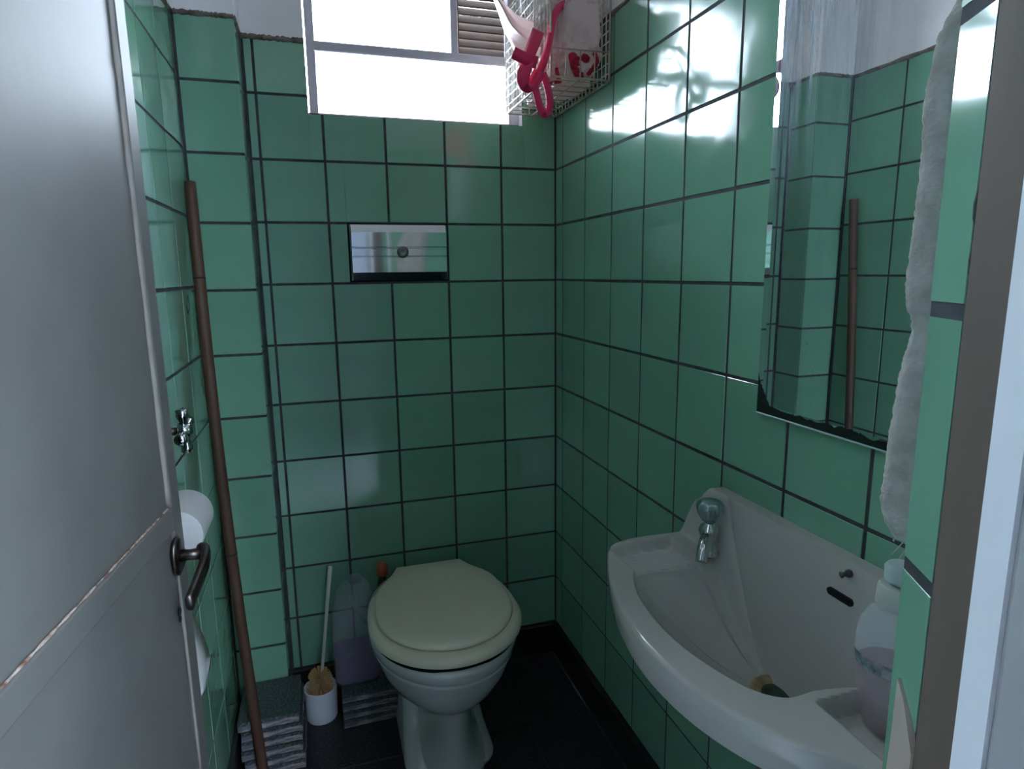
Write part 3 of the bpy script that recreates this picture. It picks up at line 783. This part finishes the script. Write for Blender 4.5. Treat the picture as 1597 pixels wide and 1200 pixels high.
# ------------------------------------------------------------------ stacks of granite slabs
def slab_mesh(sx, sy, sz, seed):
    rnd = random.Random(seed); bm = bmesh.new(); n = 14
    def ring(z, ins_, jag):
        pts = []
        cs = [(-sx/2, -sy/2), (sx/2, -sy/2), (sx/2, sy/2), (-sx/2, sy/2)]
        for i in range(4):
            a = Vector(cs[i]); b = Vector(cs[(i+1) % 4]); nn = Vector(((b-a).y, -(b-a).x)).normalized()
            for k in range(n):
                p = a.lerp(b, k / n); d = jag * rnd.uniform(-1, .3) - ins_
                p = p + nn * d; pts.append((p.x, p.y, z + (rnd.uniform(-1, 1) * .0008 if jag and 0 < z < sz else 0)))
        return pts
    loft([ring(0, .002, .0012), ring(sz*.35, 0, .0022), ring(sz*.62, 0, .0018), ring(sz * .80, .0002, .0004), ring(sz, .0006, .0003)], bm=bm)
    me = D.meshes.new('slab'); bmesh.ops.recalc_face_normals(bm, faces=bm.faces)
    for f in bm.faces:
        f.material_index = 1 if abs(f.normal.z) < .7 and f.calc_center_median().z < sz * .62 else 0
    bm.to_mesh(me); bm.free(); me.materials.append(SLAB); me.materials.append(SLAB_EDGE)
    return me
hl_ = ['topmost', 'second', 'third', 'fourth', 'fifth', 'lowest']
ms = [slab_mesh(.142, .158, .0252, s) for s in range(4)]
NL = 6
for k in range(NL):
    o = D.objects.new('granite_slab', ms[k % 4]); COL.objects.link(o)
    j = NL - 1 - k
    o.location = (-.856 + (0 if j < 1 else random.uniform(-.004, .006) + j * .0015), -.199 + (random.uniform(-.003, .003) if j else 0), k * .0265 + .0006); o.rotation_euler = (0, 0, random.uniform(-.02, .03) if j else 0)
    tag(o, f'dark granite slab, {hl_[j]} from the top of the stack beside the brown stick'.replace('topmost from the top', 'topmost').replace('lowest from the top', 'lowest'), 'slab', 'granite slabs stacked before the pier')
ms2 = [slab_mesh(.150, .150, .0236, 20 + s) for s in range(3)]
h2 = ['topmost', 'second', 'third', 'lowest']
for k in range(4):
    o = D.objects.new('granite_slab', ms2[k % 3]); COL.objects.link(o); j = 3 - k
    o.location = (-.606 + random.uniform(-.003, .003), -.0930 + random.uniform(-.001, .001), k * .0249 + .0006); o.rotation_euler = (0, 0, random.uniform(-.015, .015))
    tag(o, f'dark granite slab, {h2[j]} from the top of the low stack under the plastic jug'.replace('topmost from the top', 'topmost').replace('lowest from the top', 'lowest'), 'slab', 'granite slabs stacked under the jug')

# ------------------------------------------------------------------ jug with lilac liquid
JZ = .1002
jg = thing('plastic_jug', 'translucent plastic jug one third full of purple liquid beside the toilet', 'jug', (-.634, -.087, JZ))
JUG = mat('translucent_jug', (.44, .47, .52), .35, alpha=.29)
LIL = mat('purple_liquid', (.13, .04, .15), .25, alpha=.93)
def jr(w, d, z, r, x=0): return [(p[0], p[1], p[2]) for p in rrect(x - w/2, x + w/2, -d/2, d/2, z, r)]
bm = loft([jr(.118, .085, 0, .02), jr(.126, .092, .008, .025), jr(.128, .094, .10, .025), jr(.126, .092, .17, .025), jr(.118, .088, .215, .03), jr(.100, .078, .255, .03, .0), jr(.072, .062, .280, .028, .004), jr(.045, .045, .290, .02, .006)])
obj('jug_body', bm, JUG, jg, smooth=True)
obj('purple_liquid', loft([jr(.112, .080, .003, .02), jr(.121, .087, .010, .024), jr(.1235, .0895, .088, .024)]), LIL, jg)
obj('jug_handle', tube(spline([(-.012, -.036, .270), (-.006, -.062, .262), (.016, -.066, .222), (.030, -.050, .185)], 6), .0075, 10), JUG, jg, smooth=True)
obj('jug_neck', lathe([(0, .286), (.018, .286), (.018, .300), (0, .300)], 20, (.006, 0, 0), cap=False), JUG, jg, smooth=False)
bt2 = thing('cleaner_bottle', 'slim dark bottle with an orange cap hidden behind the toilet lid', 'bottle', (-.5475, -.024, JZ))
obj('bottle_body', lathe([(0, 0), (.017, 0), (.0185, .004), (.0185, .20), (.016, .235), (.010, .255), (.011, .264), (0, .264)], 24, cap=False), mat('brown_bottle', (.05, .04, .035), .3), bt2, smooth=True)
obj('cap', lathe([(0, .262), (.0155, .262), (.0165, .266), (.0155, .292), (.011, .297), (0, .297)], 24, cap=False), PINKCAP, bt2, smooth=True)
bt2.location.z = JZ

# ------------------------------------------------------------------ toilet brush in its cup
tbx, tby = -.738, -.093
tb = thing('brush_cup', 'white round plastic brush cup on the floor between the slab stacks', 'cup', (tbx, tby, 0))
bm = lathe([(.0, .0), (.040, 0), (.0415, .003), (.0445, .090), (.045, .0925), (.043, .0935), (.041, .090), (.038, .006), (0, .006)], 32, cap=False)
obj('cup_body', bm, WHITE_P, tb, auto=40)
ts = thing('toilet_brush', 'toilet brush with yellow bristles and white handle standing in the cup', 'brush', (tbx, tby, .012))
tip = pix(515, 884, 1, -.05)
hd = Vector((0, 0, .07)); dirv = (tip - (Vector((tbx, tby, .012)) + hd)).normalized(); ln = (tip - (Vector((tbx, tby, .012)) + hd)).length
obj('brush_handle', tube([hd, hd + dirv*ln*.55, hd + dirv*ln*.9, hd + dirv*ln], [.0045, .0042, .0062, .0060], 10), mat('ivory_handle', (.60, .58, .53), .35), ts, smooth=True)
bm = bmesh.new(); rnd = random.Random(3)
for k in range(420):
    u = rnd.uniform(-1, 1); a = k * 2.39996; c = Vector((0, 0, .086 + .032 * u))
    rr_ = .036 * math.sqrt(max(.15, 1 - (u*.82)**2)); d = Vector((math.cos(a), math.sin(a), u * .9)).normalized()
    e = c + d * rr_; s_ = Vector((-math.sin(a), math.cos(a), 0)) * .0017; t_ = Vector((0, 0, .0017))
    v = [bm.verts.new(c + s_), bm.verts.new(c - s_ ), bm.verts.new(c + t_), bm.verts.new(e + s_), bm.verts.new(e - s_), bm.verts.new(e + t_)]
    bm.faces.new((v[0], v[1], v[4], v[3])); bm.faces.new((v[1], v[2], v[5], v[4])); bm.faces.new((v[2], v[0], v[3], v[5])); bm.faces.new((v[3], v[4], v[5]))
tag(obj('bristle', bm, BRISTLE, ts), kind='stuff')
obj('bristle_core', tube([(0, 0, .04), (0, 0, .11)], .010, 10), BRISTLE, ts, smooth=True)

# ------------------------------------------------------------------ toilet roll on the left wall
RCX, RCZ, RY = -.9025, .842, -.775
tr = thing('toilet_roll', 'white toilet paper roll hanging on the left wall with a loose tail', 'toilet paper', (RCX, RY, RCZ))
bm = bmesh.new(); sg = 48; ro, ri = .040, .010
def cr(r, y): return [(r*math.cos(2*PI*k/sg), y, r*math.sin(2*PI*k/sg)) for k in range(sg)]
loft([cr(ri, 0), cr(ro - .001, 0), cr(ro, .001), cr(ro, .099), cr(ro - .001, .1), cr(ri, .1), cr(ri, 0)], True, False, False, bm)
obj('paper_roll', bm, PAPER, tr, auto=40)
obj('cardboard_core', loft([cr(ri, -.0005), cr(ri - .0012, -.0005), cr(ri - .0012, .1005), cr(ri, .1005)], True, False, False), CARD, tr, smooth=True)
bm = bmesh.new(); tailp = []
for k in range(15):
    t = k / 14; tailp.append((-ro + .052 * ss(.1, 1, t), -.285 * t))
va = []
for k, (x, z) in enumerate(tailp):
    y0 = .0 if k < 14 else .03; y1 = .099 - (.0 if k < 12 else .0)
    z1 = z if k < 14 else z + .03
    va.append([bm.verts.new((x, .0, z if k < 14 else z + .02)), bm.verts.new((x + .004*math.sin(k*.7), .05, z)), bm.verts.new((x + .002, y1, z1))])
for A, B in zip(va, va[1:]):
    for i in range(2): bm.faces.new((A[i], A[i+1], B[i+1], B[i]))
tail = obj('paper_tail', bm, PAPER, tr, smooth=True); so_ = tail.modifiers.new('t', 'SOLIDIFY'); so_.thickness = .0006
rh = thing('roll_holder', 'wall bar that carries the toilet roll on the left wall', 'holder', (XL, RY, RCZ))
bm = bmesh.new()
tube([(0, -.006, 0), (.035, -.006, 0), (RCX - XL, -.006, 0), (RCX - XL, .05, 0), (RCX - XL, .106, 0), (.035, .106, 0), (0, .106, 0)], .004, 8, bm)
obj('holder_bar', bm, CHROME, rh, smooth=True)

# ------------------------------------------------------------------ stop valve on the left wall
vc = pix(288, 672, 0, -.885)
sv = thing('stop_valve', 'chrome cross-handled stop valve on the left wall above the toilet roll', 'valve', (XL, vc.y, vc.z))
vx = vc.x - XL
obj('escutcheon', lathe([(0, 0), (.026, 0), (.026, .003), (.014, .010), (0, .010)], 24, axis=axm((1, 0, 0)), cap=False), CHROME, sv, smooth=True)
obj('valve_stem', tube([(.008, 0, 0), (vx - .004, 0, 0)], .0065, 12), CHROME_D, sv, smooth=True)
bm = bmesh.new()
for a in (PI/2 + .22, PI + .22, 3*PI/2 + .22, .22):
    d = Vector((0, math.cos(a), math.sin(a)))
    tube([Vector((vx, 0, 0)), Vector((vx, 0, 0)) + d*.016, Vector((vx, 0, 0)) + d*.026, Vector((vx, 0, 0)) + d*.034, Vector((vx, 0, 0)) + d*.037], [.0065, .0058, .0095, .0095, .004], 12, bm)
obj('cross_handle', bm, CHROME, sv, smooth=True)
obj('valve_cap', lathe([(0, -.008), (.0125, -.008), (.0135, 0), (.011, .008), (.004, .012), (0, .012)], 20, (vx, 0, 0), axis=axm((1, 0, 0)), cap=False), CHROME, sv, smooth=True)

# ------------------------------------------------------------------ wire basket in the corner
BX0, BX1, BY0, BY1, BZ0, BZ1 = -.150, -.008, -.360, -.018, 1.648, 1.90
bk_ = thing('wire_basket', 'white wire basket hung high in the right back corner', 'basket', (0, 0, BZ0))
def wseg(bm, a, b, r=.0016): tube([Vector(a) - Vector((0, 0, BZ0)), Vector(b) - Vector((0, 0, BZ0))], r, 6, bm)
bm = bmesh.new()
for z in (BZ0, BZ1):
    for a, b in (((BX0, BY0, z), (BX1, BY0, z)), ((BX1, BY0, z), (BX1, BY1, z)), ((BX1, BY1, z), (BX0, BY1, z)), ((BX0, BY1, z), (BX0, BY0, z))): wseg(bm, a, b, .0026)
for x in (BX0, BX1):
    for y in (BY0, BY1): wseg(bm, (x, y, BZ0), (x, y, BZ1), .0024)
obj('rim_frame', bm, WIRE_R, bk_, smooth=True)
def side(name, axis, val, a0, a1):
    bm = bmesh.new(); p = (lambda a, z: (val, a, z)) if axis == 0 else (lambda a, z: (a, val, z))
    a = a0 + .02
    while a < a1: wseg(bm, p(a, BZ0), p(a, BZ1)); a += .0225
    z = BZ0 + .018
    while z < BZ1: wseg(bm, p(a0, z), p(a1, z)); z += .0225
    return obj(name, bm, WIRE, bk_, smooth=True)
side('side_grid', 0, BX0, BY0, BY1); side('side_grid', 0, BX1, BY0, BY1)
side('side_grid', 1, BY1, BX0, BX1)
bm = bmesh.new(); x = BX0 + .035
while x < BX1: wseg(bm, (x, BY0, BZ0), (x, BY0, BZ0 + .06)); x += .035
wseg(bm, (BX0, BY0, BZ0 + .06), (BX1, BY0, BZ0 + .06)); obj('side_grid', bm, WIRE_R, bk_, smooth=True)
bm = bmesh.new(); y = BY0 + .0225
while y < BY1: wseg(bm, (BX0, y, BZ0), (BX1, y, BZ0), .0012); y += .040
for x in (BX0 + .07,): wseg(bm, (x, BY0, BZ0 - .002), (x, BY1, BZ0 - .002))
obj('bottom_grid', bm, WIRE_R, bk_, smooth=True)

# ------------------------------------------------------------------ crumpled plastic bag with red print
def bag_mat():
    m = mat('thin_plastic_bag', (.72, .60, .58), .35, spec=.5, bump=.0)
    N = m.node_tree.nodes; L = m.node_tree.links; b = N['Principled BSDF']
    at = N.new('ShaderNodeAttribute'); at.attribute_name = 'print'; at.attribute_type = 'GEOMETRY'
    mx = N.new('ShaderNodeMix'); mx.data_type = 'RGBA'; mx.inputs['A'].default_value = (.74, .62, .60, 1); mx.inputs['B'].default_value = (.45, .02, .05, 1)
    mr = N.new('ShaderNodeMapRange'); mr.inputs['From Min'].default_value = .35; mr.inputs['From Max'].default_value = .65
    L.new(at.outputs['Fac'], mr.inputs['Value']); L.new(mr.outputs[0], mx.inputs['Factor']); L.new(mx.outputs['Result'], b.inputs['Base Color'])
    tr_ = N.new('ShaderNodeBsdfTranslucent'); L.new(mx.outputs['Result'], tr_.inputs[0])
    ms_ = N.new('ShaderNodeMixShader'); ms_.inputs[0].default_value = .45
    L.new(b.outputs[0], ms_.inputs[1]); L.new(tr_.outputs[0], ms_.inputs[2]); L.new(ms_.outputs[0], N['Material Output'].inputs[0])
    return m
bag = thing('plastic_bag', 'crumpled pinkish white plastic bag with red print stuffed in the wire basket', 'bag', (-.075, -.20, BZ0 + .004))
bm = bmesh.new(); bmesh.ops.create_icosphere(bm, subdivisions=6, radius=1)
lay = bm.verts.layers.float.new('print')
def sdseg(p, a, b):
    a = Vector(a); b = Vector(b); t = max(0, min(1, (p - a).dot(b - a) / (b - a).length_squared)); return (p - a.lerp(b, t)).length
for v in bm.verts:
    p = v.co.copy(); d = p.normalized()
    q = Vector((abs(d.x)**.6 * (1 if d.x > 0 else -1), abs(d.y)**.6 * (1 if d.y > 0 else -1), abs(d.z)**.7 * (1 if d.z > 0 else -1)))
    c = noise.noise(d * 2.1 + Vector((5, 1, 2))) * .16
    rg_ = 1 - abs(noise.noise(d * 3.3)) * 1.0; c += .12 * (rg_ ** 3) - .06
    c += .07 * (1 - 2*abs(noise.noise(d * 5.5 + Vector((2, 7, 1))))) ** 2 - .03 + .03 * (1 - 2*abs(noise.noise(d * 13 + Vector((4, 3, 8))))) ** 2
    q *= (1 + c)
    x = q.x * .070; y = q.y * .156; z = q.z * .105 + .104
    if d.z > .3: x *= 1 - .25 * (d.z - .3); y *= 1 - .35*(d.z - .3)
    x = max(-.072, min(.066, x)); y = max(-.157, min(.178, y)); z = max(.003, z)
    v.co = Vector((x, y, z))
P_ = {}
org = Vector((-.075, -.20, BZ0 + .004))
for v in bm.verts:      # the print lies on the side that faces the door
    wco = v.co + org; d = wco - CAM; zc = d.dot(FW); u_ = 798.5 + FPX * d.dot(RT) / zc; v_ = 600 - FPX * d.dot(UP) / zc
    f = 0; pt = Vector((u_, v_)); front = v.co.y < .02 
    if front:
        for s, r in (([(893, 88), (897, 106), (904, 118)], 7), ([(892, 90), (899, 92)], 5), ([(911, 90), (914, 92)], 6.5), ([(928, 84), (931, 96), (925, 107), (918, 115)], 3.6)):
            dd = min(sdseg(pt, s[i], s[i+1]) for i in range(len(s) - 1)); f = max(f, max(0, min(1, (r + 1.5 - dd) / 3)))
        dd = min(sdseg(pt, (868, 108), (872, 128)), sdseg(pt, (860, 130), (874, 126))); f = max(f, max(0, min(1, (4.5 - dd) / 3)))
    v[lay] = f
BAGM = bag_mat()
obj('bag_body', bm, BAGM, bag, smooth=True)
# the loose corner of the bag pulled up to the left, in front of the window
apx = pix(764, -14, 1, -.19) - org; ap2 = pix(770, -30, 1, -.19) - org
bm = bmesh.new()
L1 = [pix(764, -14, 1, -.20), pix(776, 18, 1, -.21), pix(786, 48, 1, -.22), pix(800, 76, 1, -.23), pix(806, 104, 1, -.24)]
L2 = [pix(770, -14, 1, -.18), pix(792, 10, 1, -.20), pix(812, 26, 1, -.22), pix(842, 36, 1, -.24), pix(872, 40, 1, -.26)]
L3 = [pix(768, -14, 1, -.24), pix(784, 12, 1, -.26), pix(800, 40, 1, -.275), pix(826, 62, 1, -.285), pix(850, 84, 1, -.29)]
L1 = spline(L1, 5); L2 = spline(L2, 5); L3 = spline(L3, 5); rows_ = []
for a, b, c in zip(L1, L3, L2):
    row = []
    for k in range(17):
        t = k / 16; p = a.lerp(b, t*2) if t < .5 else b.lerp(c, t*2 - 1)
        p = p + Vector((0, -.006, .002)) * math.sin(t * 22) * .6 * min(1, (a - c).length * 12)
        row.append(p - org)
    rows_.append(row)
loft(rows_, False, False, False, bm)
fo = obj('bag_corner', bm, BAGM, bag, smooth=True); sm_ = fo.modifiers.new('t', 'SOLIDIFY'); sm_.thickness = .0006
def ribbon(pts2, wpx, name, nrm_=None, twist=None):
    """pts2: (u, v, depth-y); width in metres"""
    c = spline([pix(u, v, 1, y) for u, v, y in pts2], 8); bm = bmesh.new(); rws = []
    for i, p in enumerate(c):
        t = (c[min(i+1, len(c)-1)] - c[max(i-1, 0)]).normalized()
        view = (p - CAM).normalized(); s = t.cross(view).normalized()
        k = i / (len(c) - 1); tw = (twist or (lambda q: 0))(k)
        s = (Matrix.Rotation(tw, 3, t) @ s) * wpx / 2
        rws.append([p - s - org, p + s - org])
    loft(rws, False, False, False, bm)
    o = obj(name, bm, RED, bag, smooth=True); m_ = o.modifiers.new('t', 'SOLIDIFY'); m_.thickness = .0012; return o
ribbon([(886, 4, -.33), (872, 12, -.34), (862, 30, -.35), (857, 60, -.365), (850, 90, -.375), (842, 112, -.38), (834, 130, -.385), (838, 150, -.385), (843, 168, -.385), (850, 178, -.385), (857, 170, -.38), (857, 150, -.38), (852, 128, -.375), (846, 114, -.37)], .017, 'red_handle', twist=lambda k: .5 * math.sin(9*k))
ribbon([(840, 47, -.345), (832, 68, -.365), (824, 88, -.380), (820, 104, -.388), (816, 122, -.392), (822, 134, -.390), (832, 128, -.385), (842, 112, -.38)], .028, 'red_handle', twist=lambda k: .3 * math.sin(6*k))
ribbon([(800, 82, -.385), (812, 88, -.390), (826, 94, -.392), (838, 98, -.388)], .024, 'red_handle')

# ------------------------------------------------------------------ towel hanging beside the door opening
tw = thing('hand_towel', 'grey-white terry hand towel with frayed hem hanging beside the mirror', 'towel', (-.17, -1.425, 1.75))
edge = [(-.262, 1.75), (-.262, 1.60), (-.262, 1.50), (-.2535, 1.42), (-.266, 1.357), (-.271, 1.31), (-.275, 1.26), (-.276, 1.206), (-.268, 1.175), (-.273, 1.14), (-.277, 1.091), (-.275, 1.045), (-.262, 1.022)]
ec = spline([(x, 0, z) for x, z in edge], 26)
bm = bmesh.new(); rings = []
for i, p in enumerate(ec):
    t = i / (len(ec) - 1); pinch = math.exp(-((p.z - 1.178) / .018)**2)
    hw = .017 * (1 - .30 * pinch) ; ring = []; x0 = p.x - .016 - .010 * ss(1.26, 1.34, p.z) + .034 * ss(1.355, 1.47, p.z); x1 = -.14 + .015*math.sin(p.z*9)
    for k in range(110):
        a = 2*PI*k/110; c, s = math.cos(a), math.sin(a)
        x = (x0 + x1)/2 + (x1 - x0)/2 * abs(c)**.8 * (1 if c > 0 else -1)
        y = -1.425 + hw * abs(s)**.8 * (1 if s > 0 else -1) + .004*math.sin(c*7 + p.z*8)
        d = noise.noise(Vector((x*40, y*40, p.z*28))) * .0012 + noise.noise(Vector((x*300, y*300, p.z*290))) * .0008
        ring.append((x + d*(-1 if c < 0 else 1) - tw.location.x, y + d*(1 if s > 0 else -1) - tw.location.y, p.z - tw.location.z))
    rings.append(ring)
loft(rings, bm=bm)
obj('terry_cloth', bm, TOWEL, tw, smooth=True)
bm = bmesh.new(); rnd = random.Random(11)
for k in range(46):
    x = rnd.uniform(-.272, -.15); y = rnd.uniform(-1.437, -1.410); z = 1.03
    l_ = rnd.uniform(.012, .03); dx = rnd.uniform(-.012, .006)
    tube([Vector((x, y, z)) - tw.location, Vector((x + dx*.3, y, z - l_*.6)) - tw.location, Vector((x + dx, y + .002, z - l_)) - tw.location], .00045, 5, bm)
tag(obj('fringe', bm, TOWEL, tw), kind='stuff')
hk = thing('towel_hook', 'small metal hook holding the towel on the door wall', 'hook', (-.17, -1.470, 1.77))
obj('hook_bar', tube([(0, 0, .02), (0, .02, .0), (0, .045, -.015), (0, .055, .005)], .004, 10), CHROME_D, hk, smooth=True)

bpy.context.view_layer.update()
